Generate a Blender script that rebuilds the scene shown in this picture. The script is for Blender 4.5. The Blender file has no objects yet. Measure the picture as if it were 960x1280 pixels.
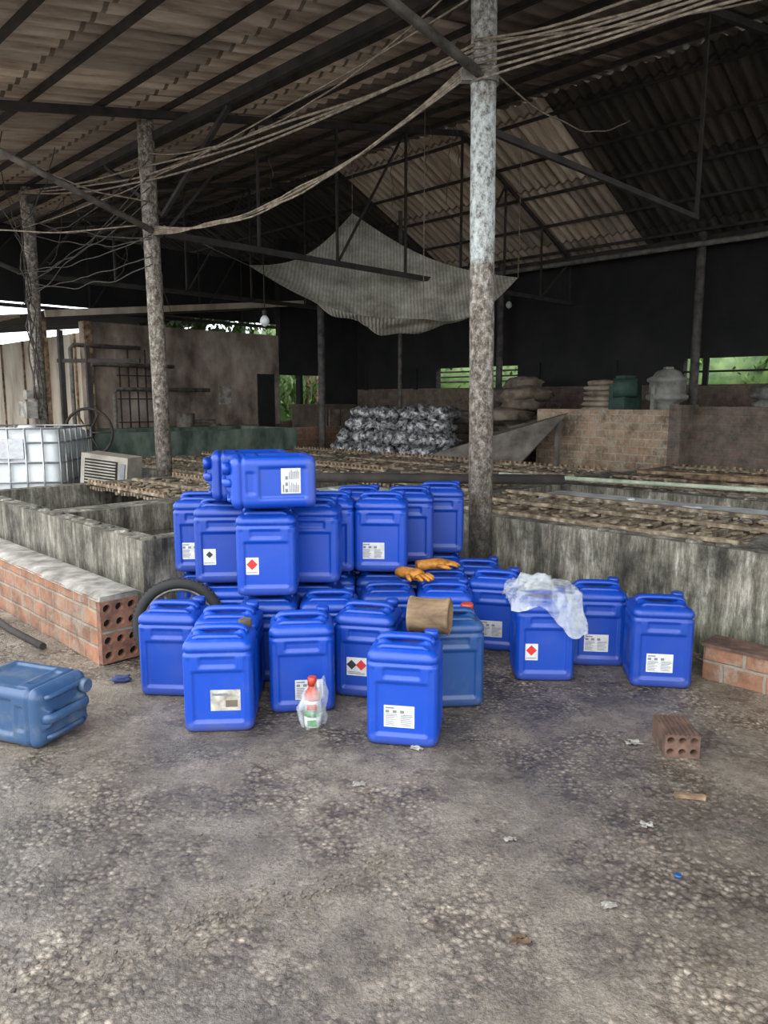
import bpy, bmesh, math, random
from mathutils import Vector, Matrix, noise
random.seed(7)
S=0.70710678
def P(a,b,z=0.0): return Vector(((b-a)*S,(a+b)*S,z))
scene=bpy.context.scene
scene.view_settings.view_transform='Standard'

# ---------------- materials ----------------
def newmat(name):
    m=bpy.data.materials.new(name); m.use_nodes=True
    nt=m.node_tree; b=nt.nodes['Principled BSDF']
    return m,nt,b
def N(nt,t,**kw):
    n=nt.nodes.new(t)
    for k,v in kw.items(): setattr(n,k,v)
    return n
def ramp(nt,fac,stops):
    r=N(nt,'ShaderNodeValToRGB'); e=r.color_ramp.elements
    while len(e)<len(stops): e.new(0.5)
    for i,(p,c) in enumerate(stops):
        e[i].position=p; e[i].color=(*c,1) if len(c)==3 else c
    nt.links.new(fac,r.inputs[0]); return r.outputs[0]
def pos(nt,stretch=(1,1,1),obj=False):
    if obj: src=N(nt,'ShaderNodeTexCoord').outputs['Object']
    else: src=N(nt,'ShaderNodeNewGeometry').outputs['Position']
    mp=N(nt,'ShaderNodeMapping'); mp.inputs['Scale'].default_value=stretch
    nt.links.new(src,mp.inputs[0]); return mp.outputs[0]
def noi(nt,vec,scale,detail=6,rough=.6):
    n=N(nt,'ShaderNodeTexNoise'); n.inputs['Scale'].default_value=scale
    n.inputs['Detail'].default_value=detail; n.inputs['Roughness'].default_value=rough
    nt.links.new(vec,n.inputs['Vector']); return n.outputs[0]
def bump(nt,b,h,strength,dist=.02):
    n=N(nt,'ShaderNodeBump'); n.inputs['Strength'].default_value=strength; n.inputs['Distance'].default_value=dist
    nt.links.new(h,n.inputs['Height']); nt.links.new(n.outputs[0],b.inputs['Normal']); return n
def mix(nt,f,c1,c2,mode='MIX'):
    n=N(nt,'ShaderNodeMix',data_type='RGBA',blend_type=mode)
    for s,v in ((n.inputs[0],f),(n.inputs[6],c1),(n.inputs[7],c2)):
        if hasattr(v,'links'): nt.links.new(v,s)
        elif isinstance(v,(int,float)): s.default_value=v
        else: s.default_value=(*v,1)
    return n.outputs[2]
def math_(nt,op,x,y=None):
    n=N(nt,'ShaderNodeMath',operation=op)
    for s,v in ((n.inputs[0],x),(n.inputs[1],y)):
        if v is None: continue
        if hasattr(v,'links'): nt.links.new(v,s)
        else: s.default_value=v
    return n.outputs[0]
def nmat(name,c1,c2,c3=None,scale=5,rough=.8,bmp=.3,stretch=(1,1,1),metallic=0,obj=False,lo=.35,hi=.68,dist=.02):
    m,nt,b=newmat(name); v=pos(nt,stretch,obj); n=noi(nt,v,scale)
    st=[(lo,c1),(hi,c2)] if c3 is None else [(lo,c1),((lo+hi)/2,c2),(hi,c3)]
    nt.links.new(ramp(nt,n,st),b.inputs['Base Color'])
    b.inputs['Roughness'].default_value=rough; b.inputs['Metallic'].default_value=metallic
    if bmp: bump(nt,b,n,bmp,dist)
    return m

def blue_plastic(name,dirt,base=(.002,.044,.33),dust=(.10,.13,.17),foot=.22):
    m,nt,b=newmat(name); v=pos(nt,(1,1,1),True)
    oi=N(nt,'ShaderNodeObjectInfo').outputs['Random']
    add=N(nt,'ShaderNodeVectorMath',operation='ADD'); nt.links.new(v,add.inputs[0])
    sc=math_(nt,'MULTIPLY',oi,20.0); cx=N(nt,'ShaderNodeCombineXYZ'); nt.links.new(sc,cx.inputs[0]); nt.links.new(cx.outputs[0],add.inputs[1])
    n=noi(nt,add.outputs[0],7,9,.75)
    f=ramp(nt,n,[(.50,(0,0,0)),(.78,(dirt,)*3)])
    tone=mix(nt,oi,tuple(x*.8 for x in base),tuple(min(1,x*1.15) for x in base))
    sv=N(nt,'ShaderNodeMapping'); sv.inputs['Scale'].default_value=(60,60,5); sv.inputs['Rotation'].default_value=(.5,.3,0); nt.links.new(add.outputs[0],sv.inputs[0])
    sn=noi(nt,sv.outputs[0],1.5,4,.7); sf=ramp(nt,sn,[(.64,(0,0,0)),(.74,(.28,.28,.28))])
    c=mix(nt,f,tone,dust); c=mix(nt,sf,c,dust)
    sp=N(nt,'ShaderNodeSeparateXYZ'); nt.links.new(v,sp.inputs[0])
    zz=math_(nt,'SUBTRACT',sp.outputs[2],math_(nt,'MULTIPLY',n,.05)); df=ramp(nt,zz,[(0.0,(foot,foot,foot)),(.035,(0,0,0))])
    c=mix(nt,df,c,(.10,.09,.08))
    nt.links.new(c,b.inputs['Base Color'])
    r=ramp(nt,n,[(.4,(.34,.34,.34)),(.8,(.55,.55,.55))]); nt.links.new(r,b.inputs['Roughness'])
    n2=noi(nt,add.outputs[0],14,4); bump(nt,b,n2,.10,.006)
    return m
M_blue=blue_plastic('blue_plastic',.14)
M_bluedirty=blue_plastic('dirty_blue_plastic',.75,(.006,.045,.17),(.08,.11,.13))
M_old=blue_plastic('weathered_blue_plastic',1.0,(.025,.06,.13),(.13,.15,.15))
def flat(name,c,rough=.6,metallic=0,**k):
    return nmat(name,tuple(x*.85 for x in c),tuple(min(1,x*1.1) for x in c),scale=30,rough=rough,bmp=.05,metallic=metallic,obj=True,**k)
M_label=flat('label_paper',(.55,.55,.53)); M_ink=flat('label_ink',(.16,.17,.2)); M_red=flat('hazard_red',(.5,.02,.02)); M_black=flat('black_ink',(.02,.02,.02))
M_redcap=flat('red_plastic',(.42,.05,.025),.4); M_green=flat('green_print',(.04,.22,.05),.4); M_white=flat('white_plastic',(.55,.56,.55),.4)
M_orange=nmat('orange_rubber',(.25,.10,.015),(.55,.22,.02),scale=25,rough=.5,obj=True)
M_steel=flat('galvanised_steel',(.36,.37,.38),.4,.7)
M_rubber=flat('tyre_rubber',(.015,.015,.015),.8)
M_darksteel=nmat('rusty_dark_steel',(.012,.010,.009),(.04,.032,.026),scale=6,rough=.85,bmp=.2)
M_greysteel=nmat('grimy_grey_steel',(.04,.034,.028),(.17,.15,.125),scale=9,rough=.8)
M_wood=nmat('weathered_wood',(.05,.03,.02),(.2,.13,.075),(.36,.26,.16),scale=10,rough=.85)
M_rope=nmat('old_cable',(.12,.095,.065),(.34,.28,.21),scale=20,rough=.8)
M_cable=nmat('dark_cable',(.02,.018,.015),(.09,.075,.06),scale=20,rough=.8)

def ground():
    m,nt,b=newmat('wet_gravel_ground'); v=pos(nt)
    big=noi(nt,v,.75,6,.6); mid=noi(nt,v,5,9,.75); fine=noi(nt,v,110,4,.7)
    vo=N(nt,'ShaderNodeTexVoronoi'); vo.inputs['Scale'].default_value=55; vo.inputs['Randomness'].default_value=1; nt.links.new(v,vo.inputs['Vector'])
    base=ramp(nt,mid,[(.3,(.082,.070,.057)),(.5,(.165,.145,.120)),(.72,(.275,.245,.208))])
    bt=ramp(nt,big,[(.38,(.62,.62,.63)),(.60,(1.28,1.23,1.16))])
    c=mix(nt,1.0,base,bt,'MULTIPLY')
    gm=ramp(nt,noi(nt,v,1.6,9,.75),[(.43,(0,0,0)),(.58,(1,1,1))])
    stone=ramp(nt,vo.outputs['Color'],[(.2,(.75,.75,.76)),(.75,(1.25,1.23,1.2)),(.93,(1.9,1.88,1.85))])
    sc=mix(nt,1.0,c,stone,'MULTIPLY')
    gap=ramp(nt,vo.outputs['Distance'],[(.26,(1.1,1.1,1.1)),(.6,(.46,.44,.42))])
    sc=mix(nt,1.0,sc,gap,'MULTIPLY')
    c=mix(nt,gm,c,sc)
    fs=ramp(nt,fine,[(.35,(.7,.7,.7)),(.65,(1.25,1.25,1.25))]); c=mix(nt,1.0,c,fs,'MULTIPLY')
    pn=noi(nt,v,24,6,.8); pit=ramp(nt,pn,[(.34,(.36,.34,.32)),(.43,(1,1,1))]); c=mix(nt,1.0,c,pit,'MULTIPLY')
    nt.links.new(c,b.inputs['Base Color'])
    wet=ramp(nt,noi(nt,v,1.1,7,.7),[(.46,(.13,.13,.13)),(.62,(.42,.42,.42))]); nt.links.new(wet,b.inputs['Roughness'])
    h1=math_(nt,'MULTIPLY',vo.outputs['Distance'],-.8); h1=math_(nt,'MULTIPLY',h1,gm)
    h=math_(nt,'ADD',h1,math_(nt,'MULTIPLY',mid,1.7)); h=math_(nt,'ADD',h,math_(nt,'MULTIPLY',fine,.3))
    h=math_(nt,'ADD',h,math_(nt,'MULTIPLY',pn,.9))
    bump(nt,b,h,.7,.013)
    return m
M_ground=ground()
def concrete():
    m,nt,b=newmat('stained_concrete'); v=pos(nt,(1,1,.16)); v2=pos(nt)
    st=noi(nt,v,11,10,.8); bl=noi(nt,v2,3.5,9,.75)
    c=ramp(nt,st,[(.36,(.03,.027,.021)),(.46,(.095,.087,.068)),(.55,(.20,.187,.155)),(.66,(.46,.45,.41))])
    c2=ramp(nt,bl,[(.38,(.28,.28,.24)),(.52,(.85,.84,.8)),(.66,(1.3,1.28,1.22))])
    c=mix(nt,1.0,c,c2,'MULTIPLY')
    g=N(nt,'ShaderNodeNewGeometry').outputs['Position']; sp=N(nt,'ShaderNodeSeparateXYZ'); nt.links.new(g,sp.inputs[0])
    zz=math_(nt,'ADD',sp.outputs[2],math_(nt,'MULTIPLY',st,.3))
    low=ramp(nt,zz,[(.2,(.42,.46,.36)),(.5,(1,1,1))])
    nt.links.new(mix(nt,1.0,c,low,'MULTIPLY'),b.inputs['Base Color']); b.inputs['Roughness'].default_value=.85
    bump(nt,b,math_(nt,'ADD',st,bl),.5,.02); return m
M_conc=concrete()
def brickmat(name,d,c1,c2,mortar,dark=.5,bw=.2,bh=.1):
    m,nt,b=newmat(name); g=N(nt,'ShaderNodeNewGeometry').outputs['Position']
    dt=N(nt,'ShaderNodeVectorMath',operation='DOT_PRODUCT'); nt.links.new(g,dt.inputs[0]); dt.inputs[1].default_value=(*d,0)
    sp=N(nt,'ShaderNodeSeparateXYZ'); nt.links.new(g,sp.inputs[0]); cb=N(nt,'ShaderNodeCombineXYZ')
    nt.links.new(dt.outputs['Value'],cb.inputs[0]); nt.links.new(sp.outputs[2],cb.inputs[1])
    br=N(nt,'ShaderNodeTexBrick'); br.inputs['Scale'].default_value=1; br.inputs['Brick Width'].default_value=bw; br.inputs['Row Height'].default_value=bh
    br.inputs['Mortar Size'].default_value=.010; br.inputs['Mortar Smooth'].default_value=.5
    br.inputs['Color1'].default_value=(*c1,1); br.inputs['Color2'].default_value=(*c2,1); br.inputs['Mortar'].default_value=(*mortar,1)
    wob=N(nt,'ShaderNodeTexNoise'); wob.inputs['Scale'].default_value=9; nt.links.new(cb.outputs[0],wob.inputs['Vector'])
    wv=N(nt,'ShaderNodeVectorMath',operation='MULTIPLY_ADD'); nt.links.new(wob.outputs['Color'],wv.inputs[0]); wv.inputs[1].default_value=(.025,.014,0); nt.links.new(cb.outputs[0],wv.inputs[2])
    nt.links.new(wv.outputs[0],br.inputs['Vector'])
    n=noi(nt,g,5,9,.75); s=ramp(nt,n,[(.36,(dark,dark,dark*.95)),(.62,(1.15,1.12,1.1))])
    patch=ramp(nt,noi(nt,g,7,9,.8),[(.50,(0,0,0)),(.64,(.8,.8,.8))])
    c=mix(nt,1.0,br.outputs[0],s,'MULTIPLY'); c=mix(nt,patch,c,mortar)
    nt.links.new(c,b.inputs['Base Color']); b.inputs['Roughness'].default_value=.9
    h=math_(nt,'SUBTRACT',math_(nt,'MULTIPLY',n,.6),br.outputs['Fac']); bump(nt,b,h,.6,.01); return m
A2=(-S,S); B2=(S,S)
M_brickA=brickmat('red_brick_along_a',A2,(.28,.13,.075),(.20,.105,.065),(.23,.20,.16),.5)
M_brickB=brickmat('red_brick_along_b',B2,(.28,.13,.075),(.20,.105,.065),(.23,.20,.16),.5)
M_brickdk=brickmat('dark_brick',A2,(.15,.105,.08),(.115,.085,.065),(.13,.115,.095),.4)  # darker brick tone with random blotches
M_terra=nmat('terracotta_brick',(.10,.05,.035),(.26,.12,.07),scale=14,rough=.9)
M_terradk=nmat('old_terracotta',(.06,.035,.026),(.16,.09,.062),scale=14,rough=.9)
M_void=flat('dark_void',(.012,.01,.01),.9)
def roofmat(name,c1,c2,c3):
    m,nt,b=newmat(name); g=N(nt,'ShaderNodeNewGeometry').outputs['Position']
    da=N(nt,'ShaderNodeVectorMath',operation='DOT_PRODUCT'); nt.links.new(g,da.inputs[0]); da.inputs[1].default_value=(-S,S,0)
    db=N(nt,'ShaderNodeVectorMath',operation='DOT_PRODUCT'); nt.links.new(g,db.inputs[0]); db.inputs[1].default_value=(S,S,0)
    cb=N(nt,'ShaderNodeCombineXYZ'); nt.links.new(da.outputs['Value'],cb.inputs[0]); nt.links.new(db.outputs['Value'],cb.inputs[1])
    br=N(nt,'ShaderNodeTexBrick'); br.offset=0; br.inputs['Scale'].default_value=1; br.inputs['Brick Width'].default_value=.9; br.inputs['Row Height'].default_value=1.25
    br.inputs['Mortar Size'].default_value=.02; br.inputs['Color1'].default_value=(.65,.65,.65,1); br.inputs['Color2'].default_value=(1.25,1.2,1.15,1); br.inputs['Mortar'].default_value=(.35,.33,.3,1)
    nt.links.new(cb.outputs[0],br.inputs['Vector'])
    mp=N(nt,'ShaderNodeMapping'); mp.inputs['Scale'].default_value=(5,.5,1); nt.links.new(cb.outputs[0],mp.inputs[0])
    n=noi(nt,mp.outputs[0],1.6,8,.7)
    c=ramp(nt,n,[(.35,c1),(.5,c2),(.68,c3)])
    nt.links.new(mix(nt,1.0,c,br.outputs[0],'MULTIPLY'),b.inputs['Base Color']); b.inputs['Roughness'].default_value=.8
    return m
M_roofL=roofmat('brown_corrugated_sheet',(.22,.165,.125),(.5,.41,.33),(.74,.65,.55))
M_roofM=roofmat('lit_corrugated_sheet',(.24,.19,.14),(.46,.38,.3),(.66,.58,.48))  # light bounced up from the ground, painted in as a paler sheet colour
M_roofD=roofmat('shaded_corrugated_sheet',(.06,.046,.036),(.15,.12,.095),(.27,.22,.18))  # shade below the ridge and over the front bay, painted into the sheets
M_roofR=roofmat('deep_shade_corrugated_sheet',(.016,.013,.011),(.045,.037,.03),(.09,.074,.062))  # darkest copy: deep shade of the right slope put into the sheet colour
M_darkwall=nmat('near_black_wall',(.004,.004,.004),(.014,.013,.012),scale=2,rough=.9)  # plain near-black tone for upper walls and cladding
M_plaster=nmat('dirty_plaster',(.07,.054,.04),(.23,.18,.14),(.40,.335,.27),scale=1.8,rough=.9,stretch=(1,1,.6))
M_panel=nmat('beige_panel',(.24,.19,.14),(.40,.34,.26),(.52,.46,.38),scale=2.5,rough=.8,stretch=(1,1,.3))
M_moss=nmat('mossy_green_concrete',(.03,.045,.035),(.08,.11,.085),(.15,.17,.14),scale=4,rough=.85,stretch=(1,1,.5))
M_ledge=nmat('grey_cement',(.12,.11,.095),(.24,.225,.195),(.36,.34,.305),scale=9,rough=.85)
def tarpmat():
    m,nt,b=newmat('woven_tarp'); v=pos(nt,(1,1,1)); n=noi(nt,v,2.5,9,.75)
    c=ramp(nt,n,[(.36,(.24,.215,.17)),(.52,(.46,.43,.36)),(.68,(.66,.63,.55))])
    w=N(nt,'ShaderNodeTexWave'); w.inputs['Scale'].default_value=7; w.inputs['Distortion'].default_value=2; w.inputs['Detail'].default_value=3; nt.links.new(v,w.inputs['Vector'])
    s=ramp(nt,w.outputs['Fac'],[(.3,(.72,.72,.70)),(.7,(1,1,1))])
    nt.links.new(mix(nt,1.0,c,s,'MULTIPLY'),b.inputs['Base Color']); b.inputs['Roughness'].default_value=.7; bump(nt,b,w.outputs['Fac'],.3,.02); return m
M_tarp=tarpmat()
def pillarmat(name,paint):
    m,nt,b=newmat(name); v=pos(nt,(1,1,.7)); n=noi(nt,v,26,10,.82); n2=noi(nt,pos(nt),3,6,.7)
    c=ramp(nt,n,[(.40,(.045,.034,.025)),(.475,(.14,.115,.09)),(.54,(.26,.235,.195)),(.62,(.46,.45,.41))])
    g=N(nt,'ShaderNodeNewGeometry').outputs['Position']; sp=N(nt,'ShaderNodeSeparateXYZ'); nt.links.new(g,sp.inputs[0])
    zz=math_(nt,'ADD',sp.outputs[2],math_(nt,'MULTIPLY',n2,1.0)); z4=math_(nt,'MULTIPLY',zz,.25)
    if paint:
        pc=ramp(nt,n,[(.40,(.09,.08,.065)),(.46,(.30,.305,.285)),(.55,(.52,.56,.54)),(.65,(.62,.67,.65))])
        up=ramp(nt,z4,[(.67,(0,0,0)),(.70,(1,1,1)),(.90,(1,1,1)),(.95,(.3,.3,.3))]); c=mix(nt,up,c,pc)
    f=ramp(nt,z4,[(.22,(.14,.13,.12)),(.38,(.6,.58,.56)),(.6,(1,1,1))])
    nt.links.new(mix(nt,1.0,c,f,'MULTIPLY'),b.inputs['Base Color']); b.inputs['Roughness'].default_value=.8; bump(nt,b,n,.5,.01); return m
M_pillar=pillarmat('peeling_painted_pillar',True); M_pillar2=pillarmat('weathered_pillar',False)
M_rack=nmat('crusted_rack_slats',(.05,.036,.024),(.17,.13,.085),(.36,.30,.215),scale=13,rough=.85)
M_water=nmat('murky_water',(.02,.02,.016),(.07,.065,.05),scale=2,rough=.12,bmp=.05)
M_foam=nmat('white_foam',(.28,.29,.28),(.7,.72,.72),scale=6,rough=.5)
M_foil=nmat('silver_foil',(.05,.05,.05),(.5,.5,.51),scale=16,rough=.4,metallic=.3,lo=.42,hi=.6)
M_sack=nmat('dusty_sacks',(.06,.045,.035),(.2,.16,.12),scale=5,rough=.9)
M_cardboard=nmat('fibre_board',(.09,.055,.03),(.28,.19,.105),scale=14,rough=.85,obj=True,stretch=(.3,1,1))
def leafmat():
    m,nt,b=newmat('tree_leaves'); v=pos(nt); n=noi(nt,v,3)
    c=ramp(nt,n,[(.35,(.03,.08,.012)),(.65,(.15,.25,.06))]); nt.links.new(c,b.inputs['Base Color']); b.inputs['Roughness'].default_value=.5
    return m
M_leaf=leafmat()
def filmmat(lo,hi):
    m,nt,b=newmat('translucent_plastic_film'); b.inputs['Base Color'].default_value=(.62,.66,.68,1); b.inputs['Roughness'].default_value=.18
    v=pos(nt,(1,1,1),True); n=noi(nt,v,12,4); r=ramp(nt,n,[(.38,(lo,)*3),(.62,(hi,)*3)]); nt.links.new(r,b.inputs['Alpha']); bump(nt,b,noi(nt,v,34,5,.7),.8,.01); return m
M_film=filmmat(.14,.5); M_film2=filmmat(.12,.4)

# ---------------- mesh builder ----------------
class MB:
    def __init__(s): s.v=[];s.f=[];s.m=[];s.sm=[]
    def quad(s,pts,mat=0,sm=False):
        i=len(s.v); s.v+= [tuple(p) for p in pts]; s.f.append(tuple(range(i,i+len(pts)))); s.m.append(mat); s.sm.append(sm)
    def hexa(s,c,mat=0):
        i=len(s.v); s.v+=[tuple(p) for p in c]
        for q in ((0,3,2,1),(4,5,6,7),(0,1,5,4),(1,2,6,5),(2,3,7,6),(3,0,4,7)):
            s.f.append(tuple(i+k for k in q)); s.m.append(mat); s.sm.append(False)
    def ab(s,a0,a1,b0,b1,z0,z1,mat=0):
        s.hexa([P(a0,b0,z0),P(a0,b1,z0),P(a1,b1,z0),P(a1,b0,z0),P(a0,b0,z1),P(a0,b1,z1),P(a1,b1,z1),P(a1,b0,z1)],mat)
    def box(s,c,sz,R=None,mat=0):
        c=Vector(c);h=[x/2 for x in sz]; o=[]
        for z in (-1,1):
            for x,y in ((-1,-1),(1,-1),(1,1),(-1,1)):
                p=Vector((x*h[0],y*h[1],z*h[2])); o.append(c+(R@p if R else p))
        s.hexa(o,mat)
    def beam(s,p0,p1,w,h,mat=0):
        p0=Vector(p0);p1=Vector(p1);d=(p1-p0).normalized()
        u=d.cross(Vector((0,0,1)))
        if u.length<.01: u=Vector((S,S,0))
        u.normalize(); k=u.cross(d).normalized(); o=[]
        for p in (p0,p1):
            for x,y in ((-1,-1),(1,-1),(1,1),(-1,1)): o.append(p+u*x*w/2+k*y*h/2)
        s.hexa(o,mat)
    def tube(s,pts,r,n=8,mat=0,caps=True,sq=None):
        pts=[Vector(p) for p in pts]; rs=r if isinstance(r,(list,tuple)) else [r]*len(pts); base=len(s.v); pu=None
        for i,p in enumerate(pts):
            d=(pts[min(i+1,len(pts)-1)]-pts[max(i-1,0)]).normalized()
            u=pu-d*pu.dot(d) if pu else d.cross(Vector((0,0,1)))
            if u.length<.05: u=d.cross(Vector((0,1,0)))
            u.normalize(); pu=u; k=d.cross(u)
            for j in range(n):
                t=2*math.pi*j/n; s.v.append(tuple(p+(u*math.cos(t)*(sq or 1)+k*math.sin(t))*rs[i]))
        for i in range(len(pts)-1):
            for j in range(n):
                a=base+i*n+j;b=base+i*n+(j+1)%n; s.f.append((a,b,b+n,a+n)); s.m.append(mat); s.sm.append(True)
        if caps:
            s.f.append(tuple(base+j for j in reversed(range(n)))); s.m.append(mat); s.sm.append(False)
            e=base+(len(pts)-1)*n; s.f.append(tuple(e+j for j in range(n))); s.m.append(mat); s.sm.append(False)
    def loft(s,rings,mat=0,c0=True,c1=True,sm=True):
        base=len(s.v); n=len(rings[0])
        for r in rings: s.v+=[tuple(p) for p in r]
        for i in range(len(rings)-1):
            for j in range(n):
                a=base+i*n+j;b=base+i*n+(j+1)%n; s.f.append((a,b,b+n,a+n)); s.m.append(mat); s.sm.append(sm)
        if c0: s.f.append(tuple(base+j for j in reversed(range(n)))); s.m.append(mat); s.sm.append(False)
        if c1:
            e=base+(len(rings)-1)*n; s.f.append(tuple(e+j for j in range(n))); s.m.append(mat); s.sm.append(False)
    def grid(s,fn,nu,nv,mat=0):
        base=len(s.v)
        for i in range(nu+1):
            for j in range(nv+1): s.v.append(tuple(fn(i/nu,j/nv)))
        for i in range(nu):
            for j in range(nv):
                a=base+i*(nv+1)+j; s.f.append((a,a+1,a+nv+2,a+nv+1)); s.m.append(mat); s.sm.append(True)
    def blob(s,c,sz,R=None,mat=0,nz=0.15,seed=0,nu=14,nv=9):
        c=Vector(c); rings=[]
        for i in range(1,nv):
            ph=math.pi*i/nv-math.pi/2; ring=[]
            for j in range(nu):
                t=2*math.pi*j/nu; p=Vector((math.cos(ph)*math.cos(t),math.cos(ph)*math.sin(t),math.sin(ph)))
                k=1+nz*noise.noise(p*2.2+Vector((seed*3.1,seed,0)))
                q=Vector([math.copysign(abs(x)**.75,x)*k*h/2 for x,h in zip(p,sz)])
                ring.append(c+(R@q if R else q))
            rings.append(ring)
        s.loft(rings,mat)
    def mesh(s,name,mats):
        me=bpy.data.meshes.new(name); me.from_pydata(s.v,[],s.f)
        for m in mats: me.materials.append(m)
        me.polygons.foreach_set('material_index',s.m); me.polygons.foreach_set('use_smooth',s.sm); me.update(); return me
    def obj(s,name,mats,loc=None,rot=None,parent=None):
        me=s.mesh(name,mats); o=bpy.data.objects.new(name,me); scene.collection.objects.link(o)
        if loc is not None: o.location=loc
        if rot is not None: o.rotation_euler=rot
        if parent: o.parent=parent
        return o
def inst(name,me,loc,rot=(0,0,0),scale=(1,1,1)):
    o=bpy.data.objects.new(name,me); scene.collection.objects.link(o); o.location=loc; o.rotation_euler=rot; o.scale=scale; return o
def Rz(d): return Matrix.Rotation(math.radians(d),3,'Z')

# ---------------- ground ----------------
g=MB(); g.grid(lambda u,v:Vector(((u-.5)*60,(v-.3)*60,0)),1,1); g.obj('ground',[M_ground])

# ---------------- roof ----------------
RB=8.55
def rz(b): return 5.2-.2*(RB-b) if b<RB else 5.2-.45*(b-RB)
def corr(name,a0,a1,b0,b1,zf,mat,wl=.15,amp=.022,nb=4,lift=0):
    m=MB(); na=int((a1-a0)/wl*6)
    def fn(u,v):
        a=a0+(a1-a0)*u; b=b0+(b1-b0)*v
        return P(a,b,zf(b)+lift+amp*math.sin(2*math.pi*a/wl))
    m.grid(fn,na,nb); return m.obj(name,[mat])
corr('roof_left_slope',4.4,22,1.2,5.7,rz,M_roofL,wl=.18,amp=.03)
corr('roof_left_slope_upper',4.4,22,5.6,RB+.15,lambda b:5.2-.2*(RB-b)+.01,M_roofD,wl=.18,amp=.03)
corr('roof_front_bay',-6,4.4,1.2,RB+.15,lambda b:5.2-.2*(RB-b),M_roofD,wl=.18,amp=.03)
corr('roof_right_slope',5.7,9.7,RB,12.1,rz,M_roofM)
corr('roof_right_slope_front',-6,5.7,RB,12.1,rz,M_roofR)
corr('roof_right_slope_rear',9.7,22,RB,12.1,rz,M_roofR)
m=MB(); m.beam(P(-6,RB,5.27),P(22,RB,5.27),.5,.04); m.obj('roof_ridge_cap',[M_darksteel])
m=MB()
for i in range(12):
    b=1.35+i*.66
    if b<RB: m.beam(P(-6,b,rz(b)-.07),P(22,b,rz(b)-.07),.035,.05)
for b in (8.75,9.4,10.05,10.7,11.35,12.0): m.beam(P(-6,b,rz(b)-.08),P(22,b,rz(b)-.08),.03,.04)
m.obj('roof_purlins',[M_darksteel])
def truss(a,z=3.02,web=True,w=.045):
    m=MB()
    m.beam(P(a,1.2,rz(1.2)-.14),P(a,RB,rz(RB)-.14),.05,.07); m.beam(P(a,RB,rz(RB)-.14),P(a,12,rz(12)-.14),.04,.06)
    m.beam(P(a,3.9,z),P(a,11.6 if web else 7.0,z),w,w*1.4)
    bs=[3.9,5.05,6.2,7.4,RB,9.6,10.6,11.5]
    if web:
        for i,b in enumerate(bs):
            if i: m.beam(P(a,b,z),P(a,b,rz(b)-.14),.028,.028)
            if i<len(bs)-1 and i%2==0: m.beam(P(a,b,z),P(a,bs[i+1],rz(bs[i+1])-.14),.025,.025)
    else:
        m.beam(P(a,6.98,z),P(a,6.98,rz(6.98)-.14),.03,.03)
    return m.obj('roof_truss',[M_darksteel])
for a in (-1.0,2.97,7.0,10.5,14.0): truss(a,web=a not in(2.97,),w=.045 if a!=2.97 else .03)
m=MB()
m.beam(P(-1.0,3.89,3.95),P(14,3.89,3.95),.05,.08); m.beam(P(-4,11.45,3.72),P(16,11.45,3.72),.1,.12)
m.beam(P(7.0,3.9,3.2),P(8.2,3.9,3.9),.04,.04); m.beam(P(7.0,3.9,3.2),P(5.8,3.9,3.9),.04,.04)
for a,z0 in ((2.97,3.3),(7.0,3.0),(10.5,3.0)): m.tube([P(a,3.87,z0),P(a,1.5,z0+.75 if a>3 else 3.72)],.03,10,1)
m.obj('roof_eaves_beams',[M_darksteel,M_greysteel])
m=MB(); m.tube([P(-4,11.15,3.62),P(12.3,11.15,3.62)],.04,10); m.obj('eaves_gutter_pipe',[nmat('dull_pipe',(.07,.065,.055),(.2,.19,.165),scale=7)])

# pillars
def pillar(a,b,r,z1,z0=0,lean=(0,0),name='concrete_pillar',mat=M_pillar2):
    m=MB(); p=P(a,b); pts=[];rs=[]
    for i in range(25):
        z=z0+(z1-z0)*i/24; pts.append(Vector((p.x+lean[0]*i/24,p.y+lean[1]*i/24,z))); rs.append(r*(1+.03*noise.noise(Vector((z*3,a,b)))))
    m.tube(pts,rs,20)
    return m.obj(name,[mat])
pillar(2.97,3.885,.078,rz(3.89)-.15,lean=(-.05,0),mat=M_pillar)
pillar(7.13,3.87,.080,rz(3.89)-.15,lean=(-.05,0)); pillar(10.5,3.89,.085,rz(3.89)-.15)
m=MB(); q=P(7.13,3.87); m.tube([(q.x,q.y,0),(q.x,q.y,.55)],[.125,.115],16); m.obj('pillar_footing',[M_ledge])
pillar(-1.0,3.885,.078,rz(3.89)-.15)
m=MB(); q=P(2.97,3.885); m.tube([(q.x-.035,q.y,3.28),(q.x-.035,q.y,3.36)],.088,20); m.box((q.x-.12,q.y-.02,3.32),(.12,.06,.06)); m.obj('pillar_bracket',[M_ledge])
MP=nmat('post_grime',(.02,.018,.015),(.10,.09,.08),scale=8)
for a,b,r in ((4.7,11.3,.065),(3.6,11.3,.045),(8.3,11.3,.06),(10.1,8.55,.06),(-1,11.3,.06),(9.2,9.6,.035)):
    pillar(a,b,r,(rz(b)-.15) if b!=8.55 else 3.0,name='steel_post',mat=MP)

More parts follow.
